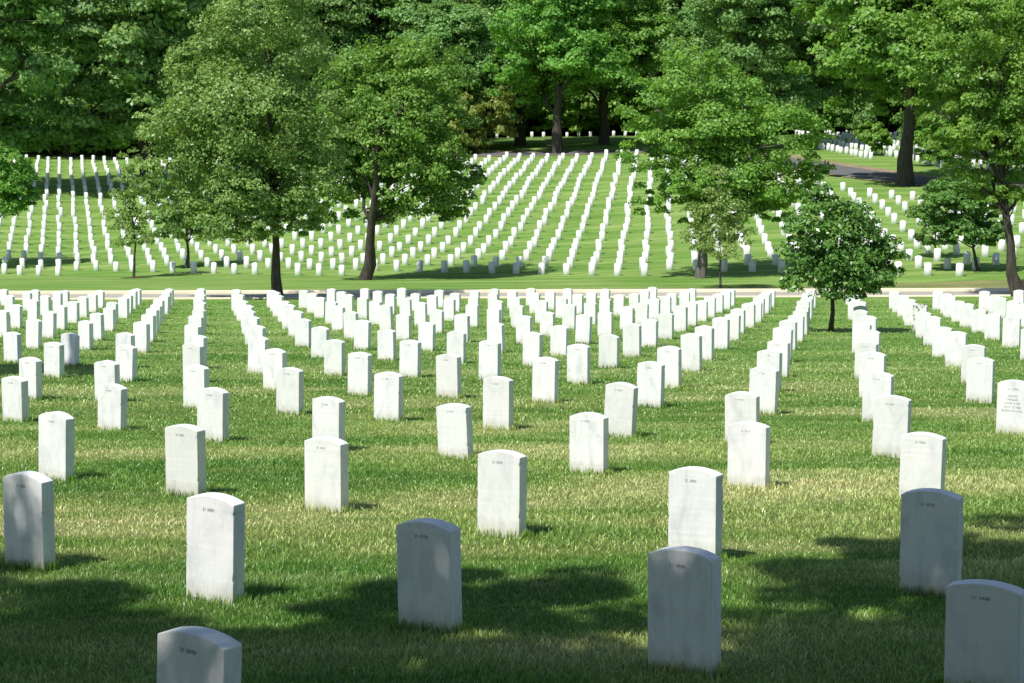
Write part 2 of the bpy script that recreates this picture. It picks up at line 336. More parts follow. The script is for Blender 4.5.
NEAR = [tuple(float(v) for v in q.split(',')) for q in '''-22,11,-20.15,58.85,0;-21,11,-18.94,58.09,0;-21,12,-18.34,61.29,0;-20,10,-18.32,54.26,0;-20,11,-17.71,57.33,0;-20,12,-17.16,60.60,0;-19,10,-17.02,53.55,0;-19,11,-16.50,56.73,0;-19,12,-15.88,59.76,0;-18,9,-16.47,49.57,0;-18,10,-15.83,52.78,0;-18,11,-15.12,55.96,0;-18,12,-14.71,59.03,0;-17,8,-15.73,45.80,0;-17,9,-15.18,48.91,0;-17,10,-14.58,52.05,0;-17,11,-14.02,55.32,0;-17,12,-13.44,58.44,0;-17,13,-12.86,61.49,0;-16,8,-14.49,44.95,0;-16,9,-13.91,48.21,0;-16,10,-13.37,51.38,0;-16,11,-12.76,54.58,0;-16,12,-12.20,57.66,0;-16,13,-11.61,60.75,0;-15,7,-13.85,41.09,0;-15,8,-13.22,44.24,0;-15,9,-12.67,47.42,0;-15,10,-12.11,50.63,0;-15,11,-11.52,53.76,0;-15,12,-10.98,57.00,0;-15,13,-10.42,60.11,0;-14,7,-12.50,40.19,0;-14,8,-12.03,43.49,0;-14,9,-11.45,46.79,0;-14,10,-10.83,49.98,0;-14,11,-10.31,53.16,0;-14,12,-9.80,56.22,0;-14,13,-9.14,59.46,0;-13,6,-11.70,36.13,0;-13,7,-11.20,39.38,0;-13,8,-10.77,42.75,0;-13,9,-10.29,46.12,0;-13,10,-9.69,49.15,0;-13,11,-9.09,52.37,0;-13,12,-8.54,55.56,0;-13,13,-7.87,58.69,0;-12,5,-11.07,32.26,0;-12,6,-10.53,35.39,0;-12,7,-10.01,38.70,0;-12,8,-9.44,42.00,0;-12,9,-9.00,45.29,0;-12,10,-8.46,48.49,0;-12,11,-7.86,51.64,0;-12,12,-7.26,54.94,0;-12,13,-6.73,57.91,0;-12,14,-6.16,61.21,0;-11,5,-9.90,31.54,0;-11,6,-9.26,34.62,1;-11,7,-8.77,37.87,0;-11,8,-8.26,41.17,0;-11,9,-7.76,44.59,0;-11,10,-7.18,47.70,0;-11,11,-6.65,50.96,0;-11,12,-6.03,54.10,0;-11,13,-5.45,57.34,0;-11,14,-4.96,60.45,0;-10,4,-9.30,27.89,0;-10,5,-8.51,30.47,1;-10,6,-8.17,34.28,1;-10,7,-7.56,37.24,0;-10,8,-7.09,40.60,0;-10,9,-6.49,43.87,0;-10,10,-6.00,47.06,0;-10,11,-5.38,50.18,0;-10,12,-4.87,53.36,0;-10,13,-4.22,56.59,0;-10,14,-3.67,59.76,0;-9,4,-8.13,27.25,0;-9,5,-7.33,29.62,1;-9,6,-6.91,33.36,0;-9,7,-6.45,36.56,0;-9,8,-5.87,39.93,0;-9,9,-5.37,43.10,0;-9,10,-4.68,46.35,0;-9,11,-4.12,49.58,0;-9,12,-3.58,52.79,0;-9,13,-3.00,55.83,0;-9,14,-2.39,59.07,0;-8,3,-7.54,23.73,0;-8,4,-6.92,26.98,1;-8,5,-6.30,29.12,1;-8,6,-5.84,32.70,0;-8,7,-5.21,35.94,0;-8,8,-4.74,39.19,0;-8,9,-4.11,42.41,0;-8,10,-3.48,45.72,0;-8,11,-2.89,48.89,0;-8,12,-2.30,51.98,0;-8,13,-1.74,55.14,0;-8,14,-1.21,58.32,0;-8,15,-0.60,61.50,0;-7,2,-6.84,20.24,0;-7,3,-6.22,23.04,1;-7,4,-5.66,26.16,1;-7,5,-5.10,28.92,0;-7,6,-4.59,32.16,0;-7,7,-4.12,35.32,1;-7,8,-3.45,38.48,0;-7,9,-2.92,41.71,0;-7,10,-2.28,44.90,0;-7,11,-1.68,48.17,0;-7,12,-1.10,51.32,0;-7,13,-0.56,54.47,0;-7,14,0.02,57.61,0;-7,15,0.63,60.69,0;-6,2,-5.60,20.09,1;-6,3,-5.14,22.66,1;-6,4,-4.61,25.87,1;-6,5,-3.95,27.73,1;-6,6,-3.41,31.78,1;-6,7,-2.87,34.28,1;-6,8,-2.29,37.84,0;-6,9,-1.73,41.17,0;-6,10,-0.98,44.33,0;-6,11,-0.39,47.49,0;-6,12,0.10,50.55,0;-6,13,0.69,53.77,0;-6,14,1.21,56.82,0;-6,15,1.86,60.00,0;-5,1,-5.01,15.60,0;-5,2,-4.29,19.09,1;-5,3,-3.84,21.67,1;-5,4,-3.27,24.59,1;-5,5,-2.72,27.40,1;-5,6,-2.17,31.07,1;-5,7,-1.62,33.95,1;-5,8,-1.03,37.16,0;-5,9,-0.41,40.53,0;-5,10,0.14,43.70,0;-5,11,0.77,46.74,0;-5,12,1.38,49.80,0;-5,13,1.95,53.07,0;-5,14,2.49,56.18,0;-5,15,3.07,59.31,0;-4,1,-3.84,14.95,1;-4,2,-3.02,17.95,1;-4,3,-2.62,21.01,1;-4,4,-2.02,23.67,1;-4,5,-1.54,26.98,1;-4,6,-0.94,30.26,1;-4,7,-0.29,33.36,0;-4,8,0.25,36.60,0;-4,9,0.79,39.80,0;-4,10,1.37,43.05,0;-4,11,2.02,46.09,0;-4,12,2.55,49.08,0;-4,13,3.13,52.34,0;-4,14,3.80,55.56,0;-4,15,4.32,58.61,0;-4,16,4.82,61.67,0;-3,0,-2.96,10.84,1;-3,1,-2.58,14.03,1;-3,2,-1.77,17.15,1;-3,3,-1.40,20.15,1;-3,4,-0.82,23.27,1;-3,5,-0.33,26.46,1;-3,6,0.34,29.49,1;-3,7,0.86,32.49,1;-3,8,1.45,36.43,1;-3,9,2.05,39.29,0;-3,10,2.72,42.41,0;-3,11,3.29,45.40,0;-3,12,3.84,48.53,0;-3,13,4.42,51.58,0;-3,14,4.89,54.76,0;-3,15,5.58,57.98,0;-3,16,6.11,60.96,0;-2,-1,-2.26,6.72,0;-2,0,-1.65,9.78,1;-2,1,-1.38,13.19,1;-2,2,-0.52,16.57,1;-2,3,-0.15,19.20,1;-2,4,0.42,22.59,1;-2,5,0.96,25.68,1;-2,6,1.58,29.12,1;-2,7,2.16,32.10,0;-2,8,2.71,35.32,1;-2,9,3.31,38.45,0;-2,10,3.92,41.66,0;-2,11,4.46,44.73,0;-2,12,5.05,47.77,0;-2,13,5.60,50.75,0;-2,14,6.22,54.08,0;-2,15,6.81,57.14,0;-2,16,7.35,60.37,0;-1,-1,-1.19,6.57,0;-1,0,-0.42,9.04,1;-1,1,-0.07,12.03,1;-1,2,0.67,15.45,1;-1,3,1.11,18.38,1;-1,4,1.70,21.94,1;-1,5,2.20,24.94,1;-1,6,2.86,28.41,1;-1,7,3.34,31.04,1;-1,8,4.02,34.45,1;-1,9,4.65,37.77,0;-1,10,5.16,40.90,0;-1,11,5.81,44.01,0;-1,12,6.40,47.05,0;-1,13,6.90,50.16,0;-1,14,7.50,53.35,0;-1,15,8.01,56.48,0;-1,16,8.57,59.55,0;0,0,0.80,8.14,1;0,1,1.15,11.09,1;0,2,1.93,14.47,1;0,3,2.29,17.67,1;0,4,2.96,21.01,1;0,5,3.49,24.24,1;0,6,4.02,26.98,1;0,7,4.61,30.53,1;0,8,5.26,34.08,1;0,9,5.90,37.21,1;0,10,6.49,40.21,1;0,11,7.02,43.32,0;0,12,7.55,46.44,0;0,13,8.14,49.50,0;0,14,8.67,52.59,0;0,15,9.19,55.85,0;0,16,9.83,58.90,0;1,0,2.09,7.75,1;1,1,2.37,9.98,1;1,2,3.17,13.72,1;1,3,3.54,16.61,1;1,4,4.09,19.92,1;1,5,4.67,23.11,1;1,6,5.28,26.63,0;1,7,5.94,29.69,0;1,8,6.45,33.02,0;1,9,7.21,36.25,0;1,10,7.69,39.54,0;1,11,8.29,42.57,0;1,12,8.89,45.74,0;1,13,9.32,48.77,0;1,14,9.90,51.90,0;1,15,10.49,55.03,0;1,16,11.15,58.20,0;1,17,11.60,61.42,0;2,2,4.27,13.02,0;2,3,4.83,16.14,0;2,4,5.26,18.68,1;2,5,5.93,22.59,1;2,6,6.64,25.68,1;2,7,7.30,29.37,1;2,8,7.68,31.93,1;2,9,8.38,35.68,1;2,10,8.92,38.77,0;2,11,9.55,41.93,0;2,12,10.05,45.06,0;2,13,10.64,47.98,0;2,14,11.17,51.14,0;2,15,11.72,54.40,0;2,16,12.29,57.60,0;3,5,7.18,21.79,0;3,6,7.79,25.10,0;3,7,8.39,28.36,0;3,8,9.05,31.21,1;3,9,9.81,35.15,1;3,10,10.22,38.04,0;3,11,10.76,41.21,0;3,12,11.24,44.26,0;3,13,11.79,47.34,0;3,14,12.34,50.55,0;3,15,12.98,53.58,0;3,16,13.49,56.76,0;4,8,10.32,30.83,0;4,9,10.84,34.14,0;4,10,11.46,37.29,0;4,11,11.97,40.42,0;4,12,12.48,43.50,0;4,13,13.02,46.55,0;4,14,13.55,49.72,0;4,15,14.22,52.84,0;4,16,14.74,55.95,0;5,10,12.68,36.63,0;5,11,13.17,39.75,0;5,12,13.74,42.69,0;5,13,14.25,45.84,0;5,14,14.82,48.99,0;5,15,15.43,52.13,0;5,16,16.00,55.39,0;5,17,16.52,58.45,0;6,13,15.49,45.20,0;6,14,16.05,48.32,0;6,15,16.66,51.53,0;6,16,17.25,54.64,0;6,17,17.81,57.77,0;7,16,18.39,53.90,0;7,17,19.08,56.97,0'''.split(';')]
NUMS = ['21 2010', '21 3950', '21 3936', '21 3908', '21 3995', '21 0015', '21 3970', '21 3890', '21 0090', '21 3945', '21 0029', '21 0106']
HS = {(0, 0): 0.985, (0, 1): 1.005, (-1, 0): 0.978, (-2, 0): 1.032, (-3, 0): 1.012, (1, 1): 1.026, (1, 2): 0.916, (1, 3): 0.998, (1, 4): 0.985, (-1, 1): 1.005, (-1, 2): 0.909, (0, 2): 0.93, (0, 3): 0.916, (-1, 3): 0.985, (0, 4): 0.957, (0, 5): 0.991, (-2, 2): 0.875, (-2, 3): 0.985, (-2, 1): 0.957, (-3, 2): 0.903, (-3, 1): 0.971, (-4, 1): 0.998, (-4, 2): 0.95, (-5, 2): 0.868, (-6, 3): 0.909, (-6, 2): 0.882, (-7, 3): 0.944, (-5, 3): 0.923, (-4, 3): 0.944, (-3, 3): 0.957, (-2, 4): 0.991, (-1, 4): 0.964, (-3, 4): 0.991, (-4, 4): 0.991, (-5, 4): 0.985, (-5, 5): 0.95, (-4, 5): 0.978, (-2, 5): 0.991, (-1, 5): 1.012, (2, 5): 0.985, (2, 6): 0.978, (2, 4): 0.985, (-8, 4): 0.923, (-9, 5): 0.944, (-10, 5): 0.903, (-7, 4): 0.923, (1, 0): 0.84, (-1, -1): 0.91}

ORD = ['', 'first', 'second', 'third', 'fourth', 'fifth', 'sixth', 'seventh', 'eighth', 'ninth', 'tenth', 'eleventh', 'twelfth', 'thirteenth', 'fourteenth', 'fifteenth', 'sixteenth']
def to_px(x, y, z):
    z -= EYE; d = y * math.cos(PITCH) - z * math.sin(PITCH); u = y * math.sin(PITCH) + z * math.cos(PITCH)
    return 512 + F * x / d, 341.5 - F * u / d
SPECIAL = {
    (-1, -1): 'shaded headstone cut off by the bottom edge, only its rounded top in view',
    (-3, 0): 'headstone at the left edge lit on the left half and shaded on the right',
    (-2, 0): 'sunlit headstone whose foot touches the tree shade, right of the half shaded edge stone',
    (-1, 0): 'blue grey headstone standing wholly in tree shade left of the centre',
    (0, 0): 'large dappled headstone partly hiding a weathered sunlit one behind it',
    (1, 0): 'shaded headstone cut off by the bottom right corner of the view',
    (0, 1): 'weathered cream headstone with faint stains directly behind the large dappled one',
    (1, 1): 'grey headstone in full tree shade near the right edge',
    (-1, 1): 'bright white headstone with a dark right side just right of the centre foreground',
    (1, 2): 'sunlit headstone with a dark fleck rising behind the grey shaded one',
    (2, 4): 'white headstone at the right edge carved with several lines of lettering',
    (-8, 4): 'dark grey headstone in a pool of tree shade near the left edge',
}
ROWS = {}
for _q in NEAR:
    _px = to_px(_q[2], _q[3], gz(_q[2], _q[3]))[0]
    if -8 < _px < 1030: ROWS.setdefault(int(_q[1]), []).append((int(_q[0]), _px))
for _r in ROWS.values(): _r.sort()
def stone_label(i, j, x, y, z, n):
    px, py = to_px(x, y, z + .3)
    if px < -22 or px > 1050: return 'white headstone standing just outside the edges of the view', 'headstones beyond the edges of the view'
    if (i, j) in SPECIAL: return SPECIAL[(i, j)], 'white marble headstones'
    if j <= 6 and j in ROWS and i in [a for a, _ in ROWS[j]]:
        k = [a for a, _ in ROWS[j]].index(i) + 1
        if k < len(ORD): return 'white headstone, %s from the left in the %s slanting row from front' % (ORD[k], ORD[j + 1]), 'white marble headstones'
    zone = ('left of the tall roadside tree' if px < 278 else 'between roadside tree and slender sapling' if px < 720
            else 'between sapling and round young tree' if px < 831 else 'right of the round young tree')
    return 'small white headstone crowded before the road, ' + zone, 'crowded headstones before the road, ' + zone

near_xy = []
def add_stone(i, j, x, y, n):
    d = math.hypot(x, y); z = gz(x, y)
    me = STONES[random.randrange(6)]
    if (i, j) in ((-1, -1), (0, 0), (1, 0), (-1, 0)): me = STONES[0]
    o = link('headstone', me, None, (x, y, z))
    yaw = YAW + math.radians(random.gauss(0, 1.6))
    rx = math.radians(random.gauss(0, .9)); ry = math.radians(random.gauss(0, .8) + (1.5 if x / y < -.1 else 0))
    o.rotation_euler = (rx, ry, yaw)
    hs = random.gauss(1.0, .035)
    if (i, j) in HS: hs = HS[(i, j)]
    o.scale = (1, 1, hs)
    lab, grp = stone_label(i, j, x, y, z, n)
    tag(o, lab, 'headstone', grp)
    if y < 27:
        if (i, j) == (2, 4):
            s = 'DAVID\nMEGAN\nCORP 4 INF\nOCT 12 1862\nBORN IN OHIO'
            q = link('inscription', text_mesh(s, .032), o); q.location = (0, -ST / 2 - .0005, SH * .70)
            q.rotation_euler = (math.pi / 2, 0, 0)
            q = link('inscription', text_mesh('21 3604', .030), o); q.location = (0, -ST / 2 - .0005, SH * .83)
            q.rotation_euler = (math.pi / 2, 0, 0)
        else:
            q = link('inscription', text_mesh(NUMS[(n * 5) % 12], .025), o); q.location = (-.01, -ST / 2 - .0005, SH - .085)
            q.rotation_euler = (math.pi / 2, 0, 0)
    near_xy.append((x, y))
for n, (i, j, x, y, m) in enumerate(NEAR): add_stone(int(i), int(j), x, y, n)

# the hillside beyond the road: hundreds of headstones too small to tell apart, as one object
rr = random.Random(3)
def far_positions():
    A = np.array([1.325, -.82]); B = np.array([.28, 3.42]); O = np.array([5.78, 97.0]); out = []
    for i in range(-95, 60):
        for j in range(-25, 60):
            p = O + i * A + j * B + [rr.gauss(0, .05), rr.gauss(0, .07)]
            X, D = p
            if abs(X) > .31 * D + 8: continue
            if D < foot(np.array(X)) - 1.0 + .02 * abs(X): continue
            back = np.interp(X, [-60, -42, -20, 0, 12, 16, 20, 24, 33, 45, 60], [185, 186, 178, 173, 170, 160, 146, 129, 121, 112, 105])
            if D > back: continue
            out.append((X * S, D * S))
    # the field beyond the upper road on the right
    A = np.array([.14, -1.6]); B = np.array([2.9, .9]); O = np.array([30.4, 174.])
    for i in range(-30, 26):
        for j in range(-4, 16):
            p = O + i * A + j * B + [rr.gauss(0, .05), rr.gauss(0, .06)]; X, D = p
            if X < np.interp(D, [144, 172, 215], [31.5, 29.5, 33]) or D > 212 or X > .31 * D + 6: continue
            if D < np.interp(X, [28, 30.6, 33, 40, 60], [172, 170, 146, 139, 131]): continue
            out.append((X * S, D * S))
    # short row in front of the wood behind the oaks
    for k in range(22): out.append(((-8.5 + k * 1.35) * S, (208 + .1 * k) * S))
    return out
def far_field():
    V = []; Fq = []; Ft = []; base = 0
    arch = [(-.5, 0), (-.28, .033), (0, .045), (.28, .033), (.5, 0)]
    for x, y in far_positions():
        z = gz(x, y); yaw = YAW + math.radians(rr.gauss(0, 2)); c, s = math.cos(yaw), math.sin(yaw)
        h = SH * rr.gauss(1.03, .06); lean = rr.gauss(0, .03); lx = rr.gauss(0, .022)
        prof = [(-SW / 2, -.2), (SW / 2, -.2)] + [(SW * u, h - .045 + dz) for u, dz in arch[::-1]]
        for t in (-ST / 2, ST / 2):
            for px, pz in prof:
                X = px + lx * pz; Y = t + lean * pz
                V.append((x + X * c - Y * s, y + X * s + Y * c, z + pz))
        n = len(prof)
        for a in range(n):
            b = (a + 1) % n; Fq.append((base + b, base + a, base + n + a, base + n + b))
        f = [0, 1, 2, 6]; Fq.append([base + k for k in f]); Fq.append([base + n + k for k in f[::-1]])
        for tri in ((2, 3, 6), (3, 5, 6), (3, 4, 5)):
            Ft.append([base + k for k in tri]); Ft.append([base + n + k for k in tri[::-1]])
        base += 2 * n
    me = mesh_np('distant_headstones', V, Fq, [M['marble_far']], faces3=Ft)
    return tag(link('distant_headstones', me), 'hundreds of tiny white headstones in lines climbing the hillside beyond the road', 'headstones', kind='stuff')
far_field()
print('near stones', len(NEAR), 'far', len(far_positions()))

# ------------------------------------------------------------------ grass
def blades(name, n, y0, y1, hgt, wid, label, power=1.0, lean=.5):
    """n blades between y0 and y1, each a bent tapering leaf of two quads and a tip"""
    y = y0 + (y1 - y0) * RNG.random(n) ** power
    x = (RNG.random(n) * 2 - 1) * (.33 * y + 3.0)
    # clumping
    keep = np.ones(n, bool)
    z = height(x, y)
    k = hgt * (.55 + .75 * RNG.random(n)) * (1 + .35 * np.sin(x * 1.7 + 2.1 * np.sin(y * .9)) * np.cos(y * 2.3 + x))
    far = 1 + np.clip((y - y0) / max(y1 - y0, 1), 0, 1) * .0
    a = RNG.random(n) * 2 * np.pi; w = wid * (.7 + .6 * RNG.random(n))
    wx = np.cos(a) * w; wy = np.sin(a) * w
    bl = RNG.random(n) * 2 * np.pi; ln = k * lean * (.3 + 1.1 * RNG.random(n)); bx = np.cos(bl) * ln; by = np.sin(bl) * ln
    V = np.zeros((n, 5, 3)); H = np.zeros((n, 5))
    V[:, 0] = np.stack([x - wx, y - wy, z - .01], -1); V[:, 1] = np.stack([x + wx, y + wy, z - .01], -1)
    mx = x + bx * .35; my = y + by * .35; mz = z + k * .6
    V[:, 2] = np.stack([mx + wx * .8, my + wy * .8, mz], -1); V[:, 3] = np.stack([mx - wx * .8, my - wy * .8, mz], -1)
    V[:, 4] = np.stack([x + bx, y + by, z + k * .95], -1)
    H[:, 2:4] = .6; H[:, 4] = 1
    b = np.arange(n) * 5
    v = np.repeat(np.clip(RNG.random(n), 0, 1), 5)
    me = mesh_np(name, V.reshape(-1, 3), np.stack([b, b + 1, b + 2, b + 3], 1), [M['blade']], {'v': v, 'h': H.ravel()}, faces3=np.stack([b + 3, b + 2, b + 4], 1))
    return me
def join_meshes(name, parts, label):
    bm = None
    objs = []
    V = []; base = 0; F4 = []; F3 = []; v = []; h = []
    for me in parts:
        n = len(me.vertices); co = np.empty(n * 3, np.float32); me.vertices.foreach_get('co', co); V.append(co.reshape(-1, 3))
        nb = n // 5; b = np.arange(nb) * 5 + base
        F4.append(np.stack([b, b + 1, b + 2, b + 3], 1)); F3.append(np.stack([b + 3, b + 2, b + 4], 1))
        for nm, L in (('v', v), ('h', h)):
            q = np.empty(n, np.float32); me.attributes[nm].data.foreach_get('value', q); L.append(q)
        base += n; bpy.data.meshes.remove(me)
    me = mesh_np(name, np.concatenate(V), np.concatenate(F4), [M['blade']], {'v': np.concatenate(v), 'h': np.concatenate(h)}, faces3=np.concatenate(F3))
    return tag(link(name, me), label, 'grass', kind='stuff')
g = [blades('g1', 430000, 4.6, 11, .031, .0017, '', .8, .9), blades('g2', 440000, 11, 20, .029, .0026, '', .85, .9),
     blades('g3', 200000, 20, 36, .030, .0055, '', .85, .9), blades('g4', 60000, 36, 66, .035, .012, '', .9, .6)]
# long tufts at the foot of the stones, where the mower does not reach
def tufts():
    near = [(x, y) for x, y in near_xy if y < 45]
    P = []
    for x, y in near:
        m = int(np.interp(y, [5, 12, 25, 45], [420, 260, 110, 50]))
        u = (RNG.random(m) * 2 - 1); side_ = RNG.integers(0, 4, m)
        lx = np.where(side_ < 2, u * SW / 2, np.where(side_ == 2, -SW / 2, SW / 2)); ly = np.where(side_ == 0, -ST / 2, np.where(side_ == 1, ST / 2, u * ST / 2))
        gx = np.abs(RNG.normal(0, .022, m)) + .006
        lx = lx + np.where(side_ == 2, -gx, np.where(side_ == 3, gx, 0)); ly = ly + np.where(side_ == 0, -gx, np.where(side_ == 1, gx, 0))
        c, s = math.cos(YAW), math.sin(YAW); P.append(np.stack([x + lx * c - ly * s, y + lx * s + ly * c, np.full(m, y)], -1))
    P = np.concatenate(P); n = len(P); x, y = P[:, 0], P[:, 1]; z = height(x, y)
    k = (.03 + .045 * RNG.random(n)); a = RNG.random(n) * 6.283; w = np.interp(y, [5, 12, 45], [.0022, .003, .009])
    bl = RNG.random(n) * 6.283; ln = k * .5 * RNG.random(n); bx = np.cos(bl) * ln; by = np.sin(bl) * ln
    V = np.zeros((n, 5, 3)); H = np.zeros((n, 5)); wx = np.cos(a) * w; wy = np.sin(a) * w
    V[:, 0] = np.stack([x - wx, y - wy, z - .01], -1); V[:, 1] = np.stack([x + wx, y + wy, z - .01], -1)
    V[:, 2] = np.stack([x + bx * .35 + wx * .8, y + by * .35 + wy * .8, z + k * .6], -1); V[:, 3] = np.stack([x + bx * .35 - wx * .8, y + by * .35 - wy * .8, z + k * .6], -1)
    V[:, 4] = np.stack([x + bx, y + by, z + k], -1); H[:, 2:4] = .6; H[:, 4] = 1; b = np.arange(n) * 5
    return mesh_np('g5', V.reshape(-1, 3), np.stack([b, b + 1, b + 2, b + 3], 1), [M['blade']], {'v': np.repeat(RNG.random(n), 5), 'h': H.ravel()}, faces3=np.stack([b + 3, b + 2, b + 4], 1))
g.append(tufts())
join_meshes('grass', g, 'mown green lawn with yellow dry patches growing between the headstones')
# ------------------------------------------------------------------ trees
def tube(path, radii, sides=8):
    """verts and quads of a tapered tube along a path"""
    P = [Vector(p) for p in path]; V = []; Q = []
    for k, p in enumerate(P):
        d = (P[min(k + 1, len(P) - 1)] - P[max(k - 1, 0)]).normalized()
        u = d.cross(Vector((0, 1, 0.01))).normalized() if abs(d.y) < .9 else d.cross(Vector((1, 0, 0))).normalized(); w = d.cross(u)
        for s in range(sides):
            a = 2 * math.pi * s / sides; r = radii[k] * (1 + .08 * math.sin(3 * a + k))
            V.append(p + u * (math.cos(a) * r) + w * (math.sin(a) * r))
    for k in range(len(P) - 1):
        for s in range(sides):
            q = (s + 1) % sides; Q.append((k * sides + s, k * sides + q, (k + 1) * sides + q, (k + 1) * sides + s))
    return V, Q
def wood_mesh(name, tubes, mat):
    V = []; Q = []
    for v, q in tubes:
        b = len(V); V += v; Q += [tuple(b + i for i in f) for f in q]
    return mesh_np(name, [tuple(v) for v in V], Q, [mat], smooth_=True)
def bend(a, b, wig, n=5, rnd=random, sag=0):
    a = Vector(a); b = Vector(b); L = (b - a).length
    return [a + (b - a) * (k / n) + Vector((rnd.gauss(0, wig * L), rnd.gauss(0, wig * L), sag * L * math.sin(math.pi * k / n))) * (1 if 0 < k < n else 0) for k in range(n + 1)]
def leaves_mesh(name, clumps, n, size, mat, rng, sub=26, fluff=1.0, up=.4, aspect=.62):
    """clumps: (x, y, z, rx, ry, rz) lobes. Each lobe carries smaller leaf clusters over its surface; leaves sit on the clusters' shells."""
    C = np.array(clumps, float); wgt = (C[:, 3] * C[:, 5] + C[:, 3] * C[:, 4]) ; wgt = wgt / wgt.sum()
    pos = []; nrm = []; val = []
    for c, wt in zip(C, wgt):
        m = max(6, int(sub * len(C) * wt)); d = rng.normal(size=(m, 3)); d /= np.linalg.norm(d, axis=1)[:, None]
        r = (.45 + .55 * rng.random(m) ** .5)[:, None]
        sc = c[:3] + d * r * c[3:6]; sr = c[3:6].mean() * (.20 + .20 * rng.random(m)) * fluff
        tone = rng.random(m)
        k = int(n * wt); which = rng.integers(0, m, k)
        dd = rng.normal(size=(k, 3)); dd /= np.linalg.norm(dd, axis=1)[:, None]
        dd[:, 2] = np.where(dd[:, 2] < -.2, -dd[:, 2] * rng.random(k), dd[:, 2])
        rad = (sr[which] * (.55 + .6 * rng.random(k) ** .7))[:, None]
        p = sc[which] + dd * rad * np.array([1.1, 1.1, .9])
        outw = dd * .55 + d[which] * .5 + np.array([0, 0, up])
        pos.append(p); nrm.append(outw + rng.normal(size=(k, 3)) * .5); val.append(np.clip(.35 * tone[which] + .65 * rng.random(k), 0, 1))
    p = np.concatenate(pos); nn = np.concatenate(nrm); v = np.concatenate(val); k = len(p)
    nn /= np.linalg.norm(nn, axis=1)[:, None]
    t = rng.normal(size=(k, 3)); t -= (t * nn).sum(1)[:, None] * nn; t /= np.linalg.norm(t, axis=1)[:, None]; b = np.cross(nn, t)
    s = (size * (.6 + .8 * rng.random(k)))[:, None]
    V = np.stack([p - t * s * .5, p - b * s * .5 * aspect + nn * s * .10, p + t * s * .5 - nn * s * .12, p + b * s * .5 * aspect + nn * s * .10], 1).reshape(-1, 3)
    q = np.arange(k) * 4
    return mesh_np(name, V, np.stack([q, q + 1, q + 2, q + 3], 1), [mat], {'v': np.repeat(v, 4)})
def make_tree(name, base, trunk_r, crown, leaf, nleaf, lsize, label, seed, bark='bark', fork=.22, sub=26, fluff=1.0, group=None, limbs=None, wig=.008, trunk_top=None, flare=1.5, aspect=.62, cat='tree'):
    """base: foot of the trunk; crown: lobes in world metres"""
    rnd = random.Random(seed); rng = np.random.default_rng(seed)
    root = bpy.data.objects.new(name, None); COL.objects.link(root); root.location = base
    tag(root, label, cat, group)
    B = Vector(base); C = [tuple(np.array(c[:3]) - np.array(base)) + tuple(c[3:]) for c in crown]
    ctr = Vector(np.average([c[:3] for c in C], axis=0, weights=[c[3] * c[5] for c in C])); top = max(c[2] + c[5] for c in C); low = min(c[2] - c[5] for c in C)
    tt = Vector(trunk_top) - B if trunk_top else Vector((ctr.x * .6, ctr.y * .6, low + (top - low) * .72))
    pth = bend((0, 0, -.3), tt, wig, 8, rnd)
    rad = [trunk_r * (flare if k == 0 else 1.12 if k == 1 else 1 - .095 * k) for k in range(9)]
    pth.insert(1, Vector((0, 0, .12))); rad.insert(1, trunk_r * (1 + (flare - 1) * .6))
    tb = [tube(pth, rad, 12)]
    for c in sorted(C, key=lambda q: -q[3])[:limbs or 14]:
        cc = Vector(c[:3]); zz = max(fork * top, min(.62 * cc.z, .88 * tt.z)); f = min(.9, zz / max(tt.z, .1)); kk = min(range(2, len(pth)), key=lambda q: abs(pth[q].z - zz)); s = Vector(pth[kk])
        r0 = trunk_r * (.50 - .28 * f)
        mid = bend(s, cc, .03, 5, rnd, .05); tb.append(tube(mid, [r0 * (1 - .16 * k) for k in range(6)], 7))
        for _ in range(4):
            e = cc + Vector((rnd.uniform(-1, 1) * c[3], rnd.uniform(-1, 1) * c[4], rnd.uniform(-.6, .9) * c[5])) * .8
            st = mid[rnd.randint(2, 5)]; tb.append(tube(bend(st, e, .04, 4, rnd), [r0 * .38 * (1 - .2 * k) for k in range(5)], 5))
    link('trunk', wood_mesh('trunk', tb, M[bark]), root)
    link('crown', leaves_mesh('crown', C, nleaf, lsize, M[leaf], rng, sub, fluff, aspect=aspect), root)
    return root
def lobes(specs, d, deep=.8, jit=.25, seed=1):
    """picture-measured lobes (cx, cy, rx, ry) at forward distance d -> world ellipsoids"""
    rnd = random.Random(seed); out = []
    for sp in specs:
        cx, cy, rx, ry = sp[:4]; off = sp[4] if len(sp) > 4 else rnd.uniform(-jit, jit)
        R = rx * d / F; y = d + off * R * 2
        p = at(cx, cy, y); out.append((p.x, p.y, p.z, R, R * deep + .25 * R, ry * d / F))
    return out

# the tall tree on the near side of the road
b1 = Vector((at(278, 297, 68.2).x, 68.2, gz(at(278, 297, 68.2).x, 68.2)))
make_tree('road_tree', b1, .165, lobes([(258, 8, 46, 52), (208, 70, 42, 46), (292, 62, 44, 50), (250, 120, 72, 52), (186, 132, 42, 34), (322, 132, 34, 44), (166, 172, 34, 28), (205, 190, 42, 34), (262, 184, 52, 38), (312, 186, 36, 36), (143, 195, 22, 22), (196, 222, 34, 22), (248, 222, 32, 22), (300, 214, 26, 22), (152, 118, 16, 10), (168, 100, 14, 10), (340, 168, 16, 18), (222, 40, 34, 34), (270, -30, 44, 50), (236, 226, 42, 16), (292, 228, 30, 13), (230, 160, 50, 36), (285, 160, 48, 34), (250, 205, 50, 24), (215, 100, 46, 40)], 68.2),
          'leaf_sage', 92000, .125, 'tall grey green leafy tree standing on the near edge of the road', 21, wig=.004, fork=.2, sub=34, fluff=.84, trunk_top=at(268, 60, 68.2), flare=1.7)
